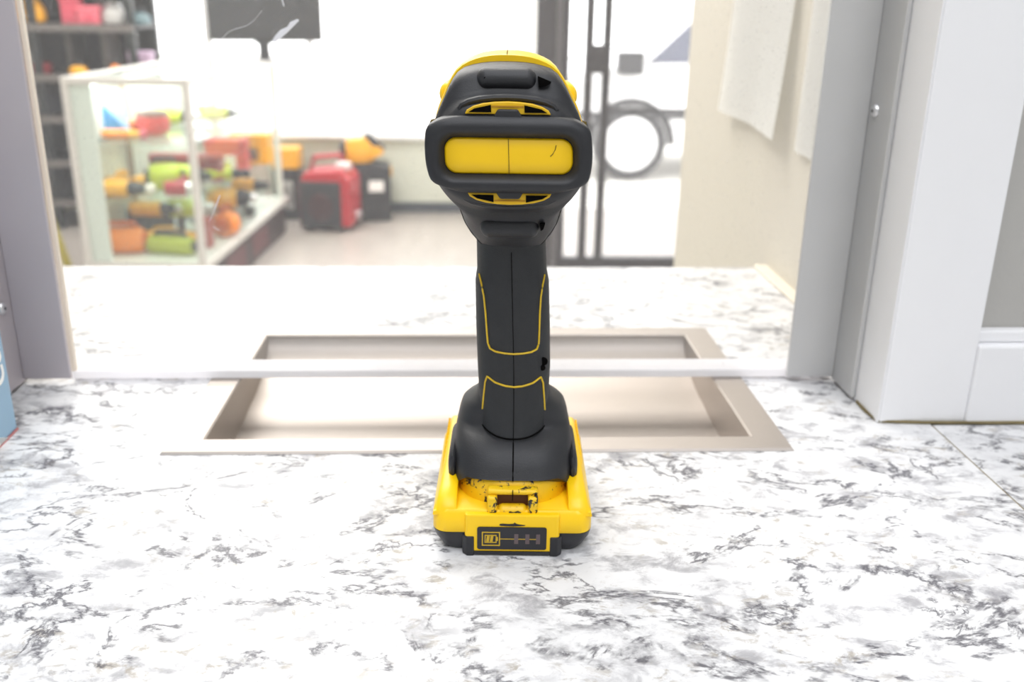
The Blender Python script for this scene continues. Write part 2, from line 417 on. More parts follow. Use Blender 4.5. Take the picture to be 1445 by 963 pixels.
# blue carton at the left edge
def carton():
    root = tag(empty('blue_carton', (-.2695, .5302, CZ), math.radians(1.0)), 'pale blue carton with white lettering at left counter edge', 'carton')
    obj('box_body', box(-.075, 0, -.13, 0, .0012, .17), mat('pale_blue_card', srgb(150, 184, 210), .55), root, bevel=.0012)
    obj('bottom_edge', box(-.0752, .0003, -.1302, .0003, 0, .0012), mat('rose_card_edge', srgb(190, 120, 120), .7), root)
    cu = bpy.data.curves.new('lettering', 'FONT'); cu.body = 'ca'; cu.size = .030; cu.extrude = .0001
    tmp = bpy.data.objects.new('tmp_text', cu); COL.objects.link(tmp); bpy.context.view_layer.update()
    me = bpy.data.meshes.new_from_object(tmp.evaluated_get(bpy.context.evaluated_depsgraph_get())); bpy.data.objects.remove(tmp)
    t = bpy.data.objects.new('lettering', me); COL.objects.link(t); t.parent = root; me.materials.clear(); me.materials.append(PAPER)
    t.matrix_local = Matrix(((0, 0, 1, .0004), (0, -1, 0, -.0056), (1, 0, 0, .0325), (0, 0, 0, 1)))
    m2 = nb(); m2.faces.new([m2.verts.new(p) for p in ((.0004, -.013, .0012), (.0004, -.06, .0012), (.0004, -.06, .022))])
    bmesh.ops.solidify(m2, geom=m2.faces[:], thickness=.0003)
    obj('white_corner_print', m2, PAPER, root)
carton()

# ------------------------------------------------------------------ the drill
def lean(z): return -.035*max(0.0, z-.075)
def T(ring): return [(x+lean(z), y, z) for x, y, z in ring]
def dob(name, bm, m, parent, smooth=True, bevel=0, angle=40):
    for v in bm.verts: v.co.x += lean(v.co.z)
    return obj(name, bm, m, parent, smooth, bevel, angle=angle)
H_SEC = [(.156, .050, .024, .0160), (.140, .049, .021, .0163), (.127, .048, .0195, .0165), (.121, .047, .019, .0175), (.100, .046, .0185, .0178),
         (.080, .045, .0185, .0177), (.066, .045, .0195, .0172), (.056, .045, .0215, .0170), (.044, .045, .025, .0170)]
H_N = 2.5
def h_at(z):
    for a, b in zip(H_SEC, H_SEC[1:]):
        if a[0] >= z >= b[0]:
            t = (a[0]-z)/(a[0]-b[0]); return [p+(q-p)*t for p, q in zip(a, b)]
    return list(H_SEC[-1])
def h_surf(x, z, out=0.0):
    _, yc, hy, hx = h_at(z); u = min(.999, abs(x)/hx)
    return yc-hy*(1-u**H_N)**(1/H_N)-out
def drill():
    root = tag(empty('cordless_drill', (.0205, .3885, CZ), math.radians(-2.6)), 'yellow and black cordless drill standing upright on its battery', 'drill')
    main = [(0, .2215), (.008, .2212), (.015, .2200), (.0205, .2178), (.0247, .2125), (.0274, .207), (.0306, .2005), (.0328, .193), (.0335, .186), (.0325, .178),
            (.0305, .1715), (.0262, .1655), (.0232, .1590), (.0200, .150), (.0140, .1420), (.007, .138), (0, .137)]
    zc = .186
    def sec(y, top, bot, hw):
        w = min(1, max(0, (.022-y)/.009)); half = []
        for k, (x, z) in enumerate(main):
            a = PI*k/(len(main)-1); nx = abs(math.sin(a))**(2/2.7); nt_ = math.copysign(abs(math.cos(a))**(2/2.7), math.cos(a))
            mx_, mt_ = x/.0335, (z-zc)/((.2215-zc) if z > zc else (zc-.137))
            wz = w if z <= zc else w*.35
            px_, pt_ = mx_+(nx-mx_)*wz, mt_+(nt_-mt_)*wz
            half.append((px_*hw, zc+pt_*((top-zc) if pt_ > 0 else (zc-bot))))
        return [(x, y, z) for x, z in resample(half, 32)]
    rings = [sec(*q) for q in ((.0035, .2050, .1670, .0270), (.0045, .2068, .1652, .0295), (.007, .2085, .1635, .0312), (.0115, .2102, .1612, .0322), (.0130, .2122, .1600, .0325), (.0145, .2165, .157, .0327),
                               (.0165, .2192, .154, .0328), (.022, .2208, .147, .0330), (.029, .2215, .1405, .0333), (.034, .2217, .137, .0333), (.036, .221, .1378, .0328))]
    cap = dob('rear_cap', loft(rings), RUB, root)
    # lower band line where the cap meets the housing
    low = [(x, z) for _, (x, z) in enumerate(resample(main, 60)) if z < .160]
    low.sort(key=lambda q: q[0])
    dob('cap_seam', tube([(x*1.0, .0352, z-.0001) for x, z in low], .0004, 6), HOLE, cap)
    yprof = [(0, .2248), (.010, .2240), (.0180, .2212), (.0230, .2170), (.0279, .208), (.0315, .1995), (.0334, .190), (.0334, .182), (.031, .172), (.024, .163), (.012, .158), (0, .157)]
    def ysec(y, s, dz=0): return [(x*s, y, zc+(z-zc)*s+dz) for x, z in resample(yprof, 32)]
    hous = dob('motor_housing', loft([ysec(.0345, .985), ysec(.036, 1.0), ysec(.070, 1.0), ysec(.092, .97), ysec(.105, .90), ysec(.108, .86)]), YEL, root)
    dob('housing_seam', tube([(0, y, z+.00005) for y, z in ((.0346, .2240), (.036, .2248), (.05, .2248), (.07, .2248))], .00022, 6), HOLE, hous)
    dob('lower_housing', loft([[(math.sin(a)*.0222*s, y, (.1592)-math.cos(a)*.0222*s) for a in [2*PI*k/40 for k in range(40)]] for y, s in ((.034, 1.0), (.06, 1.0), (.085, .93), (.095, .8))]), BLK, root)
    for s in (-1, 1):
        dob('side_knob', loft([[(s*.0264+math.cos(a)*.0049*q, y, .2060+math.sin(a)*.0056*q) for a in [2*PI*k/18 for k in range(18)]] for y, q in ((.049, .45), (.0495, .75), (.051, .93), (.054, 1), (.070, 1), (.075, .8), (.076, .3))]), YEL, root)
        dob('side_badge', loft([[(s*.0345, .040, .176), (s*.0345, .085, .180), (s*.0345, .085, .192), (s*.0345, .040, .196)], [(s*.0355, .042, .178), (s*.0355, .083, .182), (s*.0355, .083, .190), (s*.0355, .042, .194)]]), BLK, root, smooth=False)
    # bumper ring and yellow rear panel
    outer = [(0, .2022), (.012, .2022), (.020, .2020), (.0265, .2010), (.0305, .1992), (.0332, .1970), (.0341, .192), (.0343, .187), (.0340, .182), (.0328, .1768), (.0308, .1745), (.026, .1727), (.020, .1712), (.010, .1710), (0, .1710)]
    o_c = resample(outer, 48)
    def scaled(s, dz=0): return [(x*s, .1868+(z-.1868)*s+dz) for x, z in o_c]
    def rr(hx, z0, z1, r):
        h = [(0, z1), (hx*.5, z1)]
        for k in range(7):
            a = math.radians(90-15*k); h.append((hx-r+r*math.cos(a), z1-r+r*math.sin(a)))
        for k in range(7):
            a = math.radians(-15*k); h.append((hx-r+r*math.cos(a), z0+r+r*math.sin(a)))
        return resample(h+[(hx*.5, z0), (0, z0)], 48)
    rg = [(scaled(.99), .016), (scaled(1.0), .010), (scaled(1.0), .002), (scaled(.985), .0002), (rr(.0318, .1735, .1990, .008), -.0014), (rr(.0298, .1752, .1972, .0072), -.0016), (rr(.0285, .1765, .1957, .0065), -.0008), (rr(.0265, .1785, .1935, .005), .0028), (rr(.0263, .1787, .1933, .005), .0050)]
    ring = dob('bumper_ring', loft([[(x, y, z) for x, z in c] for c, y in rg], False, False), RUB, root, angle=60)
    tri = lambda s: [(-.0062, .1868+s*.0145), (.0062, .1868+s*.0145), (.0040, .1868+s*.0181), (-.0040, .1868+s*.0181)]
    for s in (1, -1): dob('ring_tab', prism(tri(s), .0002, .008), RUB, ring, smooth=False, bevel=.0006)
    panel = dob('rear_panel', loft([[(x, y, z) for x, z in c] for c, y in ((rr(.0263, .1787, .1933, .005), .0050), (rr(.0263, .1787, .1933, .005), .0030), (rr(.0255, .1795, .1925, .0045), .0022), (rr(.0200, .184, .188, .0018), .0020))]), YEL, root, angle=60)
    dob('panel_seam', box(-.00014, .00014, .0018, .003, .1790, .1930), mat('seam_olive', srgb(110, 86, 10), .8), panel, smooth=False)
    dob('scuff', tube([(.0194, .00205, .1908), (.0190, .0020, .1890), (.0180, .0020, .1872), (.0170, .0020, .1862)], .00022, 5), mat('scuff_olive', srgb(120, 96, 20), .8), panel)
    # vents above and below the ring
    for s in (1, -1):
        Z = lambda d: .1868+s*d
        arc = [(.0174, .0160), (.0166, .0175), (.0140, .0190), (.0100, .0201), (.0050, .0207), (0, .0209)]
        outl = [(x, Z(d)) for x, d in arc]+[(-x, Z(d)) for x, d in arc[-2::-1]]
        vf = dob('vent_frame', prism(outl, .0022, .010), mat('vent_yellow', srgb(226, 182, 16), .5), root, smooth=False, bevel=.0003)
        for q in (1, -1):
            sl = [(q*.0158, Z(.0168)), (q*.0135, Z(.0182)), (q*.0067, Z(.0197)), (q*.0067, Z(.0168))]
            dob('vent_slot', prism(sl, .0016, .0030), HOLE, vf, smooth=False)
        dob('vent_step', prism([(-.0064, Z(.0188)), (.0064, Z(.0188)), (.0064, Z(.0194)), (-.0064, Z(.0194))], .0019, .003), mat('vent_amber', srgb(176, 126, 14), .6), vf, smooth=False)
        # hood lip over the vent
        lip = [(x*1.13, Z(d*1.0+.0014)) for x, d in arc]; lip = lip+[(-x, z) for x, z in lip[-2::-1]]
        dob('vent_hood', tube([(x, .0062, z) for x, z in lip], .0014, 8), RUB, cap)
    # rounded bosses over and under
    def capsule_x(xa, xb, z, y, r, sq=1.0):
        pr = [(r*math.sin(a), -r*math.cos(a)*.8) for a in [PI/2*k/6 for k in range(7)]]
        rings = [[(xa+.8*r+h, y+rad*math.cos(t), z+sq*rad*math.sin(t)) for t in [2*PI*k/20 for k in range(20)]] for rad, h in [(max(a, .0002), b) for a, b in pr]]
        rings += [[(xb-.8*r-h, y+rad*math.cos(t), z+sq*rad*math.sin(t)) for t in [2*PI*k/20 for k in range(20)]] for rad, h in [(max(a, .0002), b) for a, b in pr[::-1]]]
        return loft(rings)
    bs = dob('screw_boss', capsule_x(-.0128, .0122, .2155, .0165, .0052, .92), RUB, cap)
    dob('boss_slot', prism([(.0125, .2172), (.0128, .2128), (.0155, .2132), (.0175, .2142), (.0180, .2150)], .0120, .0150), HOLE, cap, smooth=False)
    dob('boss_pin', box(-.0095, -.0078, .0115, .0122, .2158, .2166), HOLE, cap, smooth=False)
    dob('screw_boss', capsule_x(-.0135, .0125, .1530, .0192, .0049, 1.0), RUB, cap)
    dob('boss_slot', prism([(.0128, .1550), (.0130, .1520), (.0142, .1528), (.0150, .1552)], .0150, .0220), HOLE, cap, smooth=False)
    # front: collar, chuck
    coll = dob('clutch_collar', lathe([(.0290, .107), (.0300, .110), (.0300, .126), (.0280, .129)], 'y', 40, (0, 0, .190)), BLK, root)
    for k in range(20):
        a = 2*PI*k/20
        dob('grip_rib', box(-.0011+.0298*math.sin(a), .0011+.0298*math.sin(a), .111, .125, .190+.0298*math.cos(a)-.0011, .190+.0298*math.cos(a)+.0011), BLK, coll, smooth=False)
    chk = dob('chuck', lathe([(.0210, .128), (.0215, .132), (.0215, .160), (.0190, .166), (.0110, .176), (.0075, .177), (.0070, .168)], 'y', 36, (0, 0, .190)), CHAR, root)
    for k in range(3):
        a = 2*PI*k/3
        dob('chuck_jaw', lathe([(.0020, .168), (.0020, .179), (.0012, .181)], 'y', 8, (.0040*math.sin(a), 0, .190+.0040*math.cos(a))), SILV, chk)
    # handle
    hd = dob('handle', loft([superellipse(0, yc, hx, hy, H_N, z) for z, yc, hy, hx in H_SEC]), RUBH, root)
    def line(pts, r=.00048):
        dense = []
        for (x0, z0), (x1, z1) in zip(pts, pts[1:]):
            for k in range(5): dense.append((x0+(x1-x0)*k/5, z0+(z1-z0)*k/5))
        dense.append(pts[-1])
        return tube([(x, h_surf(x, z, .00012), z) for x, z in dense], r, 6)
    up = [(-.0152, .1262), (-.0142, .1225), (-.0132, .1170), (-.0126, .1090), (-.0122, .0990), (-.0119, .0945), (-.0110, .0922), (-.0085, .0912), (-.004, .0907), (0, .0905)]
    up = up+[(-x, z) for x, z in up[-2::-1]]
    dob('trim_line', line(up), YELD, hd)
    dn = [(-.0160, .0525), (-.0152, .0580), (-.0146, .0660), (-.0138, .0745), (-.0128, .0778), (-.0118, .0774), (-.009, .0758), (-.004, .0746), (0, .0742)]
    dn = dn+[(-x, z) for x, z in dn[-2::-1]]
    dob('trim_line', line(dn), YELD, hd)
    dob('handle_seam', line([(0, .139), (0, .0470)], .00016), HOLE, hd)
    dob('screw_hole', lathe([(.0022, 0), (.0019, -.0006)], 'y', 16, (.0140, h_surf(.0140, .0855)-.0001, .0852)), HOLE, hd)
    dob('screw_hole', lathe([(.0015, 0), (.0012, -.0006)], 'y', 14, (.0136, h_surf(.0136, .0825)-.0002, .0822)), HOLE, hd)
    # trigger, direction switch
    dob('trigger', loft([[(x, y, z) for x, z in rrect(-.0075, .0075, .106, .136, .004)] for y in (.062, .074, .078)]), BLK, root)
    dob('direction_switch', box(-.0168, .0168, .052, .066, .1395, .1465), BLK, root, bevel=.002)
    # rubber foot
    F_SEC = [(z, (r+f)/2, (f-r)/2, hx) for z, r, f, hx in ((.0670, .0300, .065, .0172), (.0640, .0300, .067, .0184), (.0615, .0300, .069, .0206), (.0590, .0290, .0715, .0236), (.0560, .0300, .0745, .0258), (.0520, .0300, .077, .0270), (.0505, .0285, .078, .0274),
             (.0490, .0235, .0785, .0277), (.0465, .0180, .080, .0283), (.043, .0140, .082, .0290), (.038, .0107, .0843, .0296), (.0350, .0093, .0857, .0299))]
    rings = [superellipse(0, yc, hx, hy, 2.5+1.2*(.067-z)/.036, z, 64) for z, yc, hy, hx in F_SEC]
    last = superellipse(0, .0475, .0298, .0390, 3.6, 0, 64)
    rings.append([(x, y, .0338-.0105*max(0, (abs(x)-.021)/.0088)**1.3) for x, y, _ in last])
    ft = dob('base_foot', loft(rings), RUB, root, angle=70)
    dob('foot_seam', tube([(0, y-.0002, z) for y, z in ((.0205, .0478), (.0180, .0465), (.0140, .043), (.0107, .038), (.0093, .0350), (.0086, .0335))], .00035, 6), HOLE, ft)
    dob('foot_collar_line', tube([(x, h_surf(x, .0492+.0030*(abs(x)/.016)**2, .0003), .0492+.0030*(abs(x)/.016)**2) for x in [-.0158+.0316*k/20 for k in range(21)]], .0004, 6), HOLE, ft)
    for s in (-1, 1):
        dob('side_lip', loft([[(s*.0290+math.copysign(1, s)*.0026*q*math.cos(t), .042+.016*q*math.cos(t)*0+dy, .0330+.0085*q*math.sin(t)) for t in [2*PI*k/16 for k in range(16)]] for dy, q in ((-.022, .3), (-.020, .8), (-.014, 1), (.014, 1), (.020, .7))]), RUB, ft)
    # yellow neck with the latch
    nk = dob('base_neck', loft([superellipse(0, .0475, hx, hy, 2.7, z, 64) for z, hx, hy in ((.0150, .0288, .0402), (.0190, .0288, .0406), (.026, .0284, .0402), (.0310, .0279, .0394), (.0345, .0270, .0370))]), WORN, root, angle=60)
    lt = dob('release_latch', bx(bx(bx(nb(), -.0118, .0118, .0026, .0085, .0292, .0318), -.0118, -.0072, .0000, .0085, .0165, .0294), .0072, .0118, .0000, .0085, .0165, .0294), WORN, root, bevel=.0011)
    dob('latch_recess', box(-.0073, .0073, .0060, .0080, .0160, .0294), BROWN, lt, smooth=False)
    dob('latch_tab', capsule_x(-.0074, .0074, .0203, .0040, .0036, 1.05), WORN, lt)
    dob('latch_scuff', prism([(-.0022, .0185), (.0010, .0180), (.0044, .0186), (.0046, .0212), (.0026, .0224), (.0004, .0216), (-.0012, .0222), (-.0026, .0204)], .0001, .0006), MATS['scuff_black'], lt, smooth=False)
    dob('latch_seam', box(-.0002, .0002, .0012, .0030, .0272, .0320), HOLE, lt, smooth=False)
    # battery
    bt = empty('battery'); bt.parent = root
    def rings_of(secs, rad): return [[(x, y, z) for x, y in rrect(-hx, hx, yc-hy, yc+hy, rad, 8)] for z, yc, hy, hx in secs]
    obj('base_tray', loft(rings_of([(0, .0465, .0425, .0322), (.002, .0465, .0440, .0338), (.008, .046, .0460, .0366), (.0112, .046, .0464, .0374)], .007)), BLK, bt, True, angle=40)
    obj('upper_shell', loft(rings_of([(.0112, .046, .0462, .0371), (.0116, .046, .0466, .0374), (.0165, .046, .0465, .0374), (.0205, .0462, .0460, .0372), (.0222, .0465, .0450, .0364)], .007)), YEL2, bt, True, angle=50)
    for s in (-1, 1):
        secs = [(.0012, .0215, .0345), (.0030, .0242, .0352), (.0065, .0268, .0352), (.013, .0288, .0347), (.030, .0320, .0338), (.060, .0358, .0330), (.078, .0358, .0328), (.084, .0330, .0328), (.086, .025, .0330)]
        rl = obj('side_rail', loft([[(s*.0262, y, .0195), (s*.0373, y, .0195), (s*.0368, y, .0215), (s*(xo+.0008), y, max(.0216, zt-.004)), (s*xo, y, zt-.0012), (s*(xo-.0013), y, zt), (s*.0275, y, zt), (s*.0262, y, zt-.001)] for y, zt, xo in secs]), YEL2, bt, True, angle=45)
    for s in (-1, 1):
        for k in range(14):
            y = .022+k*.0042; zt = .0300+.0058*min(1, (y-.022)/.038)
            obj('grip_rib', tube([(s*.0355, y, .0235), (s*(.0343-.0004), y+.003, zt-.0022)], .0006, 5), YEL2, bt, True)
    obj('rear_block', prism_z([(-.0222, .006), (-.0222, -.0012), (-.0212, -.0022), (.0212, -.0022), (.0222, -.0012), (.0222, .006)], .0022, .0215), YEL2, bt, bevel=.0009)
    for s in (-1, 1):
        obj('skid', loft([[(s*.0172, .004, z), (s*.0178, -.0029, z), (s*.0212, -.0029, z), (s*.0232, -.0008, z), (s*.0238, .004, z)] for z in (0, .0092, .0102)]), BLK, bt, bevel=.0006)
    obj('front_sill', box(-.018, .018, -.0026, .006, .0006, .0024), BLK, bt, bevel=.0004)
    obj('label_panel', prism(rrect(-.0163, .0161, .0036, .0154, .0011), -.0027, -.0015), mat('label_black', srgb(36, 36, 42), .35), bt)
    G = mat('label_gold', srgb(206, 170, 40), .5)
    yf0, yf1 = -.00285, -.0022
    def outline(x0, x1, z0, z1, w):
        return bx(bx(bx(bx(nb(), x0, x1, yf0, yf1, z0, z0+w), x0, x1, yf0, yf1, z1-w, z1), x0, x0+w, yf0, yf1, z0+w, z1-w), x1-w, x1, yf0, yf1, z0+w, z1-w)
    obj('icon_frame', outline(-.0141, -.0056, .0056, .0130, .0005), G, bt)
    obj('icon_battery', outline(-.0128, -.0072, .0072, .0114, .00045), G, bt)
    obj('icon_terminal', box(-.0072, -.0066, yf0, yf1, .0083, .0103), G, bt)
    for k in range(3 - 1):
        x = -.0121+k*.0017
        obj('icon_bar', prism([(x, .0078), (x+.0013, .0078), (x+.0017, .0108), (x+.0004, .0108)], yf0, yf1), G, bt)
    obj('gauge_line', box(-.0056, .0128, yf0+.0001, yf1, .0091, .00945), G, bt)
    for x in (.0010, .0062, .0112): obj('charge_light', box(x, x+.0019, yf0, yf1, .0068, .0119), mat('smoked_window', srgb(98, 84, 86), .3), bt)
    sp = [(-.0060, .0163), (-.0050, .0160), (.0005, .0158), (.0055, .0161), (.0062, .0165), (.0035, .0168), (.0018, .0172), (.0012, .0178), (.0004, .0172), (-.0015, .0170), (-.0045, .0172), (-.0058, .0170)]
    obj('paint_scuff', prism(sp, -.0024, -.0018), mat('scuff_black', srgb(40, 38, 40), .6), bt)
    obj('paint_scuff', prism([(-.0236, .0116), (-.0231, .0116), (-.0230, .0180), (-.0233, .0195), (-.0237, .0170)], .0000, .0008), MATS['scuff_black'], bt)
    return root
drill()
#PART2
# ------------------------------------------------------------------ the shop beyond the shield
# entrance
def entrance():
    root = struct(empty('door_1', (0, 4.6, 0)))
    obj('door_frame', box(.318, .410, 0, .06, 0, 2.3), DFRAME, root, bevel=.004)
    obj('glazing_strip', box(.410, .440, .015, .05, 0, 2.3), DGLAZ, root, bevel=.002)
    obj('door_stile', box(.440, .475, 0, .05, 0, 2.3), DFRAME, root, bevel=.003)
    obj('bottom_rail', box(.475, 1.36, 0, .05, 0, .1), DFRAME, root, bevel=.003)
    obj('top_rail', box(.475, 1.36, 0, .05, 2.18, 2.3), DFRAME, root, bevel=.003)
    obj('door_stile', box(1.36, 1.46, 0, .05, 0, 2.3), DFRAME, root, bevel=.003)
    for x in (.545, .628): obj('security_bar', box(x, x+.042, -.012, .02, .1, 2.18), DFRAME, root, bevel=.004)
    obj('lock_box', box(.552, .668, -.022, .02, .99, 1.12), DFRAME, root, bevel=.008)
    obj('cross_bar', box(.67, 1.36, .0, .015, .815, .832), DFRAME, root, bevel=.003)
    obj('pane', box(.475, 1.36, .026, .032, .1, 2.18), WGLASS, root)
    obj('side_pane', box(1.46, 2.3, .026, .032, 0, 2.3), WGLASS, root)
entrance()
# outside
struct(obj('ground_outside', box(-14, 16, 6.3, 30, -.3, -.2), mat('concrete', srgb(205, 203, 198), .8, var=.08, vscale=2)))
struct(obj('pavement_outside', box(.4, 6, 4.7, 6.3, -.3, -.02), MATS['concrete']))
def car():
    root = tag(empty('parked_car', (1.45, 8.55, -.2)), 'pale parked car outside beyond the barred shop door', 'car')
    W = mat('white_car_paint', srgb(236, 236, 238), .25, coat=.6); TY = mat('tyre_rubber', srgb(52, 52, 56), .8); GL = mat('tinted_car_glass', srgb(70, 74, 92), .08)
    side = [(-.75, .30), (-.74, .80), (-.62, .92), (-.08, 1.0), (.48, 1.50), (1.0, 1.58), (2.5, 1.55), (3.15, 1.12), (3.45, 1.0), (3.55, .62), (3.5, .30)]
    obj('body', prism(side, 0, 1.7), W, root, bevel=.05)
    obj('side_window', prism([(.12, 1.02), (.56, 1.44), (1.2, 1.50), (1.2, 1.04)], -.012, .02), GL, root)
    obj('side_window', prism([(1.28, 1.04), (1.28, 1.50), (2.40, 1.47), (2.85, 1.14), (2.85, 1.05)], -.012, .02), GL, root)
    obj('door_trim', box(-.70, 3.5, -.025, .01, .55, .60), TY, root)
    obj('mirror', box(-.16, .06, -.18, .02, .93, 1.12), TY, root, bevel=.02)
    for x in (0, 2.75):
        w = obj('wheel', lathe([(.20, -.03), (.30, -.03), (.325, .0), (.325, .18), (.30, .2)], 'y', 36, (x, 0, .325)), TY, root, smooth=True)
        obj('hub', lathe([(.03, -.045), (.235, -.035), (.245, -.02), (.245, .02)], 'y', 30, (x, 0, .325)), W, w, smooth=True)
        obj('wheel_arch', loft([[(x+r*math.cos(a), y, .325+r*math.sin(a)) for a in [PI*k/16 for k in range(17)]] for r, y in ((.335, -.012), (.40, -.012), (.40, .03), (.335, .03))], False, False, False), TY, root)
car()

# display cabinet
CA = math.radians(-2.83)
def cp(a, b_, h):
    return (-1.15-.9988*a+.0494*b_, 4.09+.0494*a+.9988*b_, h)
def cabinet():
    root = tag(empty('display_cabinet', (-1.15, 4.09, 0), CA), 'white framed glass display cabinet full of power tools', 'cabinet')
    W, D, Ht = .53, 1.48, .984
    FR = mat('cabinet_white_frame', srgb(226, 224, 220), .4)
    obj('plinth', box(-W, 0, .01, D, 0, .165), mat('dark_plinth', srgb(58, 44, 46), .5), root)
    obj('deck', box(-W-.005, .008, 0, D+.09, .165, .2), FR, root, bevel=.004)
    for x, y in ((-.03, 0), (-W, 0), (-.03, D-.03), (-W, D-.03)):
        obj('corner_post', box(x, x+.03, y, y+.03, .2, Ht-.03), FR, root, bevel=.003)
    obj('top_frame', bx(bx(bx(bx(nb(), -W, 0, 0, .03, Ht-.03, Ht), -W, 0, D-.03, D, Ht-.03, Ht), -W, -W+.03, .03, D-.03, Ht-.03, Ht), -.03, 0, .03, D-.03, Ht-.03, Ht), FR, root, bevel=.003)
    obj('top_glass', box(-W+.03, -.03, .03, D-.03, Ht-.012, Ht-.006), CGLASS, root)
    obj('front_glass', box(-W+.03, -.03, .012, .017, .2, Ht-.03), CGLASS, root)
    obj('side_glass', box(-.017, -.012, .03, D-.03, .2, Ht-.03), CGLASS, root)
    obj('back_board', box(-W+.004, -W+.012, .03, D-.03, .2, Ht-.03), mat('cabinet_white_back', srgb(232, 236, 228), .6), root)
    obj('shelf_upright', box(-W+.03, -W+.05, .52, .545, .2, Ht-.03), mat('cabinet_bronze', srgb(150, 132, 112), .5), root)
    for h in (.45, .70):
        obj('glass_shelf', box(-W+.02, -.03, .06, D-.05, h, h+.008), glass_mat('shelf_glass_%d' % int(h*100), (.94, .98, .96, 1), .05, (.8, .92, .86, 1)), root)
        obj('shelf_bracket', box(-W+.02, -W+.05, .06, D-.05, h-.014, h), CHAR, root)
    obj('light_strip', box(-W+.035, -W+.055, .05, D-.05, Ht-.05, Ht-.035), lamp_mat('cabinet_strip_light', (.92, 1, .95, 1), 5), root)
    l_ = area('cabinet_lamp', (-W+.06, D*.5, Ht-.055), .03, D-.2, 3, (.95, 1, .96), (0, math.radians(-28), 0)); l_.parent = root
    obj('front_panel', box(-W, -W+.115, .018, .03, .2, Ht-.03), mat('cabinet_painted_glow', srgb(242, 247, 243), .3), root)  # pale panel painted in place of a bright vertical light strip
    # stock stickers on the plinth
    for y in (.30, .75): obj('plinth_panel', box(-.001, .003, y, y+.32, .03, .14), mat('maroon_panel', srgb(96, 48, 52), .5), root)
cabinet()
# hand tools in the cabinet: a pistol-grip tool (body, handle, battery, nose)
def pistol_tool(name, loc, rz, L, body_m, nose_m, tip_m, label, group=None, lying=False, cat='power tool', fat=1.0, bat_m=None):
    root = tag(empty(name, loc, rz), label, cat, group)
    r = .034*fat; z0 = .165 if not lying else r+.001
    body = lathe([(.012, -L*.42), (r*.85, -L*.40), (r, -L*.30), (r, L*.12), (r*.9, L*.18)], 'x', 20, (0, 0, z0))
    obj('body', body, body_m, root, smooth=True)
    obj('nose', lathe([(r*.8, L*.17), (r*.8, L*.28), (r*.62, L*.38), (.014, L*.44)], 'x', 18, (0, 0, z0)), nose_m, root, smooth=True)
    obj('tip', lathe([(.015, L*.43), (.022, L*.46), (.022, L*.54), (.008, L*.57)], 'x', 14, (0, 0, z0)), tip_m, root, smooth=True)
    if not lying:
        obj('handle', loft([superellipse(-L*.16, 0, .021, .017, 2.5, z, 20) for z in (.045, .09, .15)]), CHAR, root, smooth=True)
        obj('battery', box(-L*.16-.05, -L*.16+.055, -.036, .036, 0, .05), bat_m or body_m, root, bevel=.008)
        obj('trigger', box(-L*.16+.018, -L*.16+.032, -.008, .008, .10, .135), CHAR, root, bevel=.003)
    else:
        obj('handle', loft([[(x, y, z0+dz) for x, dz in rrect(-L*.25, -L*.08, -.018, .018, .008)] for y in (.02, .11)]), CHAR, root, smooth=True)
        obj('battery', box(-L*.16-.05, -L*.16+.05, .105, .155, .002, .066), bat_m or body_m, root, bevel=.008)
    return root
def round_tool(name, loc, rz, r, L, m, m2, label, cat='power tool', group=None):
    root = tag(empty(name, loc, rz), label, cat, group)
    obj('motor_drum', lathe([(r*.5, -L/2), (r*.9, -L/2+.006), (r, -L/2+.02), (r, L/2-.02), (r*.9, L/2-.006), (r*.5, L/2)], 'x', 24, (0, 0, r)), m, root, smooth=True)
    obj('side_cap', lathe([(r*.45, L/2-.004), (r*.6, L/2+.012), (r*.3, L/2+.02)], 'x', 20, (0, 0, r)), m2, root, smooth=True)
    obj('side_cap', lathe([(r*.3, -L/2-.02), (r*.6, -L/2-.012), (r*.45, -L/2+.004)], 'x', 20, (0, 0, r)), m2, root, smooth=True)
    obj('handle', tube([(-L*.35, 0, r*1.9), (-L*.3, 0, r*2.35), (L*.3, 0, r*2.35), (L*.35, 0, r*1.9)], .012, 10), m2, root, smooth=True)
    return root
SH1, SH2, DK = .708, .458, .2
# top shelf
def pack():
    root = tag(empty('blister_pack', cp(.42, .25, SH1), CA+.2), 'blue and white packet leaning on the cabinet top shelf', 'packet')
    obj('card', loft([[(-.06, 0, 0), (.055, 0, 0), (.055, .02, 0), (-.06, .02, 0)], [(-.065, .03, .20), (.03, .03, .20), (.03, .05, .20), (-.065, .05, .20)]]), mat('pale_blue_pack', srgb(200, 230, 250), .5), root)
    obj('printed_wedge', prism([(-.05, .01), (.06, .01), (-.05, .15)], -.018, -.006), BLUE, root)
pack()
pistol_tool('cordless_screwdriver', cp(.385, .2, SH1), CA, .20, ORNG, TYEL, PINK, 'small orange screwdriver tool lying on the cabinet top shelf', lying=True, fat=.6)
def reel():
    root = tag(empty('tape_reel', cp(.294, .35, SH1), CA), 'round red reel with grey top on cabinet top shelf', 'reel')
    obj('drum', lathe([(.045, 0), (.068, .02), (.075, .055), (.07, .085)], 'z', 28), mat('coral_red', srgb(238, 84, 78), .4), root, smooth=True)
    obj('lid', lathe([(.07, .085), (.066, .105), (.02, .115)], 'z', 28), mat('taupe_lid', srgb(140, 116, 108), .5), root, smooth=True)
reel()
G1 = 'lime green tools inside the cabinet'
pistol_tool('lime_drill', cp(.35, .75, SH1), CA+.3, .24, LIME, CHAR, SILV, 'lime green drill lying at the back of the top shelf', G1, lying=True)
pistol_tool('lime_drill', cp(.165, .92, SH1), CA+.5, .20, LIME, CHAR, SILV, 'lime tool on top shelf just behind the cabinet front corner post', G1, lying=True)
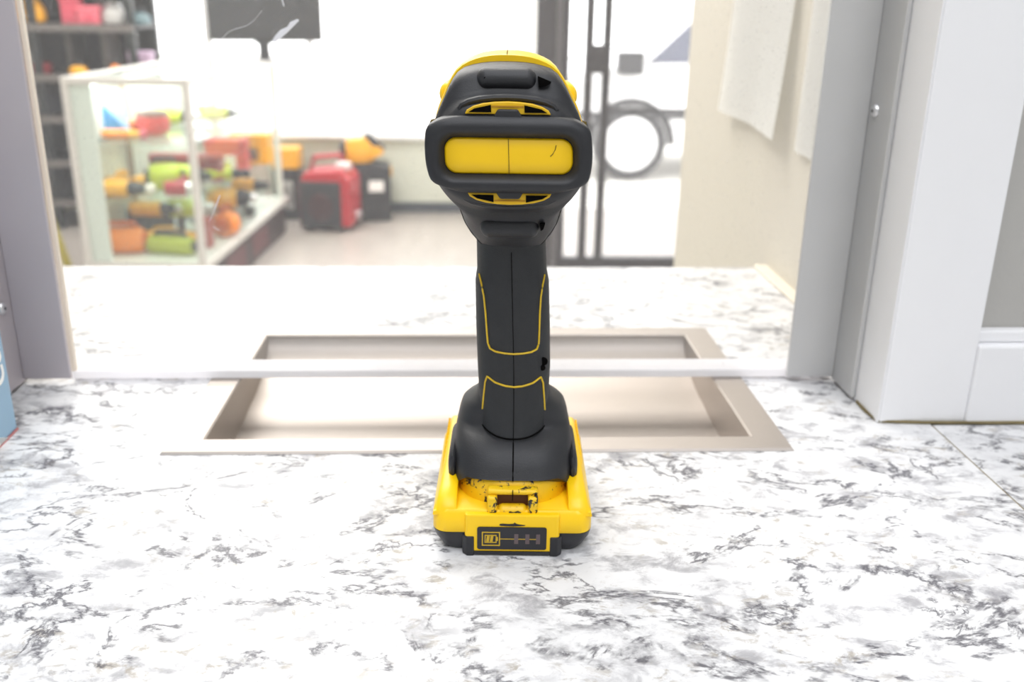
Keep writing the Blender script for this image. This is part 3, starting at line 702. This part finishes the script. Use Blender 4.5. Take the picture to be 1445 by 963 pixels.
# middle shelf
pistol_tool('yellow_drill', cp(.415, .16, SH2), CA, .30, TYEL, CHAR, mat('pale_tip', srgb(246, 240, 230), .3), 'yellow drill with pale round tip lying at front of middle shelf', lying=True, fat=1.1)
round_tool('lime_saw', cp(.262, .34, SH2), CA+.35, .062, .14, LIME, CHAR, 'large rounded lime saw in the centre of the middle shelf', group=G1)
pistol_tool('lime_driver', cp(.20, .50, SH2), CA-.4, .20, LIME, CHAR, CHAR, 'lime driver standing beside the large lime saw', G1, lying=True, fat=1.3)
def redcase():
    root = tag(empty('red_tool_case', cp(.24, .62, SH2), CA), 'long dark red tool case at back of middle shelf', 'case')
    obj('lower_shell', box(-.19, .17, -.03, .03, 0, .07), mat('dark_red', srgb(150, 40, 48), .5), root, bevel=.01)
    obj('lid', box(-.19, .17, -.03, .03, .073, .125), MATS['dark_red'], root, bevel=.01)
    obj('latch', box(-.03, .01, -.036, -.03, .055, .09), CHAR, root)
redcase()
pistol_tool('red_driver', cp(.150, .20, SH2), CA+.2, .16, RED, SILV, SILV, 'red compact driver beside the front corner post on middle shelf', lying=True, fat=1.0)
pistol_tool('amber_driver', cp(.395, .42, SH2), CA+1.2, .16, TYEL, CHAR, SILV, 'amber driver standing behind the pale tipped yellow drill', lying=True, fat=.8)
def boxitem(name, loc, rz, sx, sy, sz, m, m2, label, cat='box', lid=None):
    root = tag(empty(name, loc, rz), label, cat)
    obj('body', box(-sx/2, sx/2, -sy/2, sy/2, 0, sz*.72), m, root, bevel=.006)
    obj('lid', box(-sx/2-.003, sx/2+.003, -sy/2-.003, sy/2+.003, sz*.72, sz), lid or m, root, bevel=.006)
    obj('label_patch', box(-sx*.25, sx*.25, -sy/2-.004, -sy/2+.001, sz*.15, sz*.55), m2, root)
    return root
boxitem('tool_box', cp(.12, .86, SH2+.0), CA+.1, .20, .12, .17, mat('salmon_box', srgb(226, 92, 84), .5), PAPER, 'salmon red box on middle shelf seen through cabinet side')
boxitem('tool_box', cp(.075, 1.15, SH2), CA, .20, .12, .16, TYEL, CHAR, 'yellow box beside the salmon box on middle shelf')
pistol_tool('lime_trimmer', cp(.075, .62, SH2), CA+.15, .22, LIME, CHAR, CHAR, 'lime trimmer lying on middle shelf against cabinet side glass', G1, lying=True, fat=.9)
# bottom deck
round_tool('orange_grinder', cp(.42, .17, DK), CA+.15, .058, .19, ORNG, mat('dark_orange', srgb(206, 96, 16), .5), 'bulky orange tool at front left of the cabinet deck')
pistol_tool('yellow_impact_driver', cp(.255, .30, DK), CA+.2, .28, TYEL, TYEL, MATS['pale_tip'], 'yellow driver with pale tip lying on the cabinet deck', lying=True, fat=1.15)
def blackcase():
    root = tag(empty('black_tool_case', cp(.40, .46, DK), CA+.25), 'small black tilted tool case behind the orange tool', 'case')
    obj('shell', loft([[(-.11, -.03, 0), (.11, -.03, 0), (.11, .03, 0), (-.11, .03, 0)], [(-.10, -.03, .15), (.11, -.03, .115), (.11, .03, .115), (-.10, .03, .15)]]), CHAR, root, bevel=.008)
    obj('carry_handle', tube([(-.05, 0, .14), (-.04, 0, .165), (.03, 0, .155), (.045, 0, .125)], .008, 8), CHAR, root, smooth=True)
blackcase()
pistol_tool('yellow_hammer_drill', cp(.345, .36, DK), CA, .25, TYEL, CHAR, SILV, 'yellow hammer drill standing behind the black tilted case', fat=1.1, bat_m=CHAR)
pistol_tool('lime_hammer_drill', cp(.195, .40, DK), CA+.1, .22, LIME, SILV, SILV, 'lime drill standing on the deck beside the front corner post', G1, fat=1.3, bat_m=CHAR)
round_tool('olive_sander', cp(.20, .16, DK), CA-.2, .042, .22, mat('olive_lime', srgb(176, 186, 50), .45), CHAR, 'low olive lime sander at front right of the cabinet deck')
round_tool('orange_polisher', cp(.055, .52, DK), CA+1.4, .062, .10, ORNG, mat('dark_orange', srgb(206, 96, 16), .5), 'round orange polisher on deck near cabinet side glass')
pistol_tool('amber_drill', cp(.070, .64, DK), CA+.1, .25, TYEL, CHAR, SILV, 'amber drill standing by the cabinet side glass', fat=1.5, bat_m=CHAR)
pistol_tool('amber_impact_driver', cp(.07, 1.0, DK), CA, .20, TYEL, CHAR, CHAR, 'amber driver standing deepest along cabinet side glass', fat=1.0, bat_m=CHAR)
boxitem('small_box', cp(.085, .30, DK), CA, .055, .06, .14, mat('brick_red', srgb(176, 56, 52), .5), MATS['brick_red'], 'small upright red box behind the front corner post')
boxitem('storage_case', cp(.20, .85, DK), CA, .24, .18, .12, mat('pale_case', srgb(150, 156, 152), .5), SILV, 'pale grey storage case deep inside the cabinet deck')
# monitor on the cabinet
def monitor():
    root = tag(empty('monitor', (-1.105, 5.45, .984), math.radians(12)), 'black flat screen monitor standing on the glass cabinet', 'monitor')
    SCRN = mat('dark_screen', srgb(56, 57, 60), .25)
    obj('panel', box(-.285, .315, -.02, .02, .10, .47), mat('black_bezel', srgb(50, 50, 54), .4), root, bevel=.006)
    obj('screen', box(-.27, .30, -.0225, -.019, .118, .455), SCRN, root)
    obj('neck', box(-.03, .03, -.01, .02, .012, .15), CHAR, root, bevel=.003)
    obj('base', lathe([(.055, 0), (.053, .006), (.03, .012)], 'z', 28), CHAR, root, smooth=True)
    obj('bracket', box(-.05, .05, .0, .03, .085, .11), CHAR, root, bevel=.004)
monitor()
# dark shelving unit
def shelving():
    root = tag(empty('shelving_unit', (-2.37, 5.62, 0)), 'dark steel shelving unit against the back wall behind the cabinet', 'shelving')
    for x in (-.68, -.055, .48):
        for y in (0, .40): obj('upright', box(x, x+.04, y, y+.04, 0, 2.1), mat('black_steel', srgb(34, 38, 38), .5), root)
    for z in (.15, .38, .63, .86, 1.13, 1.42, 1.75, 2.05):
        s_ = obj('shelf', box(-.68, .52, .005, .43, z, z+.02), SHELFM, root)
        obj('shelf_edge', box(-.68, .52, -.004, .005, z-.016, z+.024), SHELFE, s_)
    obj('back_panel', box(-.68, .52, .43, .44, .1, 2.1), mat('dark_back', srgb(52, 50, 52), .7), root)
    for z in (.86, 1.13): 
        for x in (.06, .26): obj('divider', box(x, x+.03, .2, .43, z+.02, z+.25), SHELFE, root)
shelving()
def blob(name, loc, sx, sy, sz, m, m2, label, cat='tool'):
    root = tag(empty(name, loc), label, cat)
    obj('body', loft([superellipse(0, 0, sx/2*q, sy/2*q, 2.6, z*sz, 24) for z, q in ((0, .85), (.12, 1), (.5, 1), (.8, .8), (.95, .5))]), m, root, smooth=True)
    obj('handle', tube([(-sx*.3, 0, sz*.8), (-sx*.25, 0, sz*1.1), (sx*.25, 0, sz*1.1), (sx*.3, 0, sz*.8)], .012, 8), m2, root, smooth=True)
    return root
blob('hard_hat', (-2.47, 5.74, 1.15), .20, .18, .14, TYEL, TYEL, 'yellow hard hat shaped item at left end of upper shelf', 'hat')
boxitem('pink_box', (-2.215, 5.74, 1.15), 0, .09, .12, .16, PINK, PINK, 'tall pink red box next to the black shelf upright')
boxitem('pink_box', (-2.11, 5.72, 1.15), .1, .11, .12, .10, mat('light_pink', srgb(230, 110, 126), .5), PINK, 'short light pink box beside the tall pink box')
blob('grey_grinder', (-1.985, 5.74, 1.15), .13, .12, .10, mat('pale_grey_plastic', srgb(188, 186, 184), .5), SILV, 'pale grey tool on the upper shelf right of pink boxes')
blob('teal_sander', (-1.85, 5.74, 1.15), .12, .12, .07, mat('teal_grey', srgb(92, 116, 122), .5), CHAR, 'teal grey low tool at right end of upper shelf')
blob('orange_tool', (-2.0, 5.70, .88), .06, .08, .06, ORNG, CHAR, 'small orange item on the second shelf in the dark bay')
boxitem('lavender_box', (-1.85, 5.70, .88), 0, .12, .10, .13, mat('lavender_card', srgb(186, 160, 186), .6), CHAR, 'lavender box at right end of the second shelf')
blob('amber_tool', (-2.21, 5.70, .88), .10, .08, .05, TYEL, CHAR, 'amber item on second shelf beside the black upright')
def cone():
    root = tag(empty('grey_cone_tool', (-2.45, 5.72, .88)), 'grey cone shaped tool with red base at shelf left', 'tool')
    obj('base', box(-.06, .07, -.05, .05, 0, .06), mat('dark_red', srgb(150, 40, 48), .5), root, bevel=.008)
    obj('cone', lathe([(.035, .06), (.012, .16), (.006, .19)], 'z', 16), mat('mid_grey', srgb(150, 146, 148), .5), root, smooth=True)
cone()
k = 0
for (x, z, w, h, lab) in ((-2.16, .40, .2, .2, 'dark storage bin on low shelf at left of cabinet'), (-2.5, .65, .22, .17, 'dark storage bin on third shelf near left frame'), (-2.5, .17, .24, .18, 'dark storage bin on bottom shelf near left frame'), (-1.95, 1.44, .3, .2, 'dark storage bin on high shelf above the pink boxes')):
    boxitem('storage_bin', (x, 5.82, z+.0), 0, w, .26, h, mat('bin_dark', srgb(60, 58, 62), .6), SHELFE, lab, 'bin')
def leaning():
    root = tag(empty('spirit_level', (-1.86, 4.42, 0)), 'olive yellow spirit level leaning beside the cabinet', 'level')
    m = mat('olive_yellow', srgb(190, 176, 60), .5)
    o = obj('rail', box(-.012, .012, -.02, .02, 0, 1.0), m, root, bevel=.002); o.rotation_euler = (0, math.radians(-13), 0)
    o2 = obj('vial', box(-.014, .014, -.022, .022, .48, .54), LIME, root, bevel=.002); o2.rotation_euler = (0, math.radians(-13), 0)
leaning()
# generator and stacked boxes by the window wall
def generator():
    root = tag(empty('generator', (-.842, 5.56, 0), math.radians(-8)), 'red portable generator with a black front grille', 'generator')
    prof = [(-.155, 0.03), (-.155, .27), (-.12, .35), (.10, .37), (.155, .31), (.155, .03)]
    obj('shell', prism(prof, .0, .26), RED, root, bevel=.015)
    f = obj('front_panel', box(-.145, .100, -.018, .004, .03, .30), CHAR, root, bevel=.01)
    obj('fan_grille', lathe([(.075, -.022), (.08, -.018), (.08, -.012)], 'y', 28, (-.02, 0, .15)), mat('dark_maroon', srgb(80, 42, 46), .6), f, smooth=True)
    for i in range(5): obj('grille_bar', box(-.105, .065, -.027, -.021, .09+i*.028, .098+i*.028), CHAR, f)
    for x in (-.11, .08):
        obj('foot', box(x-.02, x+.02, .04, .09, 0, .035), CHAR, root); obj('foot', box(x-.02, x+.02, .18, .23, 0, .035), CHAR, root)
    obj('carry_handle', tube([(-.10, .06, .33), (-.07, .08, .43), (.06, .18, .43), (.09, .20, .34)], .016, 10), RED, root, smooth=True)
    obj('fuel_cap', lathe([(.05, .36), (.05, .39), (.03, .40)], 'z', 20, (.09, .12, 0)), mat('pale_cap', srgb(220, 205, 205), .5), root, smooth=True)
    obj('socket', lathe([(.03, .155), (.03, .18)], 'x', 16, (0, .15, .08)), SILV, root, smooth=True)
generator()
def toolbox():
    root = tag(empty('black_toolbox', (-.60, 5.96, 0), math.radians(6)), 'black upright toolbox with a white sticker near generator', 'toolbox')
    obj('body', box(-.125, .115, -.11, .11, 0, .26), BLK, root, bevel=.012)
    obj('lid', box(-.125, .115, -.11, .11, .265, .345), CHAR, root, bevel=.012)
    obj('sticker', box(-.02, .07, -.114, -.108, .19, .255), PAPER, root)
    obj('latch', box(.085, .125, -.06, .0, .27, .33), TYEL, root, bevel=.004)
    obj('latch', box(-.06, -.02, -.118, -.108, .24, .29), CHAR, root, bevel=.003)
toolbox()
def saw():
    root = tag(empty('yellow_saw', (-.655, 5.95, .345), math.radians(10)), 'yellow and black saw resting on the black toolbox', 'saw')
    obj('motor_body', loft([superellipse(-.02, 0, hx, hy, 2.6, z, 28) for z, hx, hy in ((.0, .07, .06), (.03, .09, .075), (.10, .10, .08), (.15, .075, .065), (.165, .04, .04))]), TYEL, root, smooth=True)
    obj('guard', prism([(.02, .02), (.12, .07), (.145, .10), (.06, .18), (.01, .185), (.04, .12)], -.05, .03), CHAR, root, bevel=.008)
    obj('nose', prism([(.05, .03), (.13, .07), (.12, .10), (.05, .12)], -.07, -.05), TYEL, root, bevel=.006)
    obj('rear_cap', lathe([(.045, -.135), (.06, -.12), (.06, -.10)], 'x', 20, (0, 0, .085)), CHAR, root, smooth=True)
    obj('sole', box(-.11, .10, -.085, .085, -.0, .012), CHAR, root)
saw()
boxitem('shop_vacuum', (-1.12, 5.98, 0), 0, .16, .16, .44, CHAR, SILV, 'yellow topped vacuum with floor shadow painted as black body behind the cabinet', 'vacuum', TYEL)  # black lower body paints the dark floor shadow below the yellow top
# papers on the beige wall
def paper(name, y0, y1, z0, z1, curl, label):
    n = 10; rows = []
    for j in range(9):
        t = j/8; rows.append([(.2972-.001-(curl*(1-t)**2)*(.35+.65*abs(2*i/n-1)) - (.001 if i % 2 else 0), y0+(y1-y0)*i/n, z0+(z1-z0)*t + (.006*(1-t)*(i/n))) for i in range(n+1)])
    bm = loft(rows, False, False, False)
    bmesh.ops.solidify(bm, geom=bm.faces[:], thickness=.0003)
    return tag(obj(name, bm, PAPER, smooth=True), label, 'paper')
paper('paper_sheet', .888, 1.095, CZ+.128, CZ+.42, .012, 'wide curling white paper sheet on the beige wall')
paper('paper_sheet', .700, .850, CZ+.118, CZ+.40, .003, 'narrow white paper sheet beside the grey metal angle')
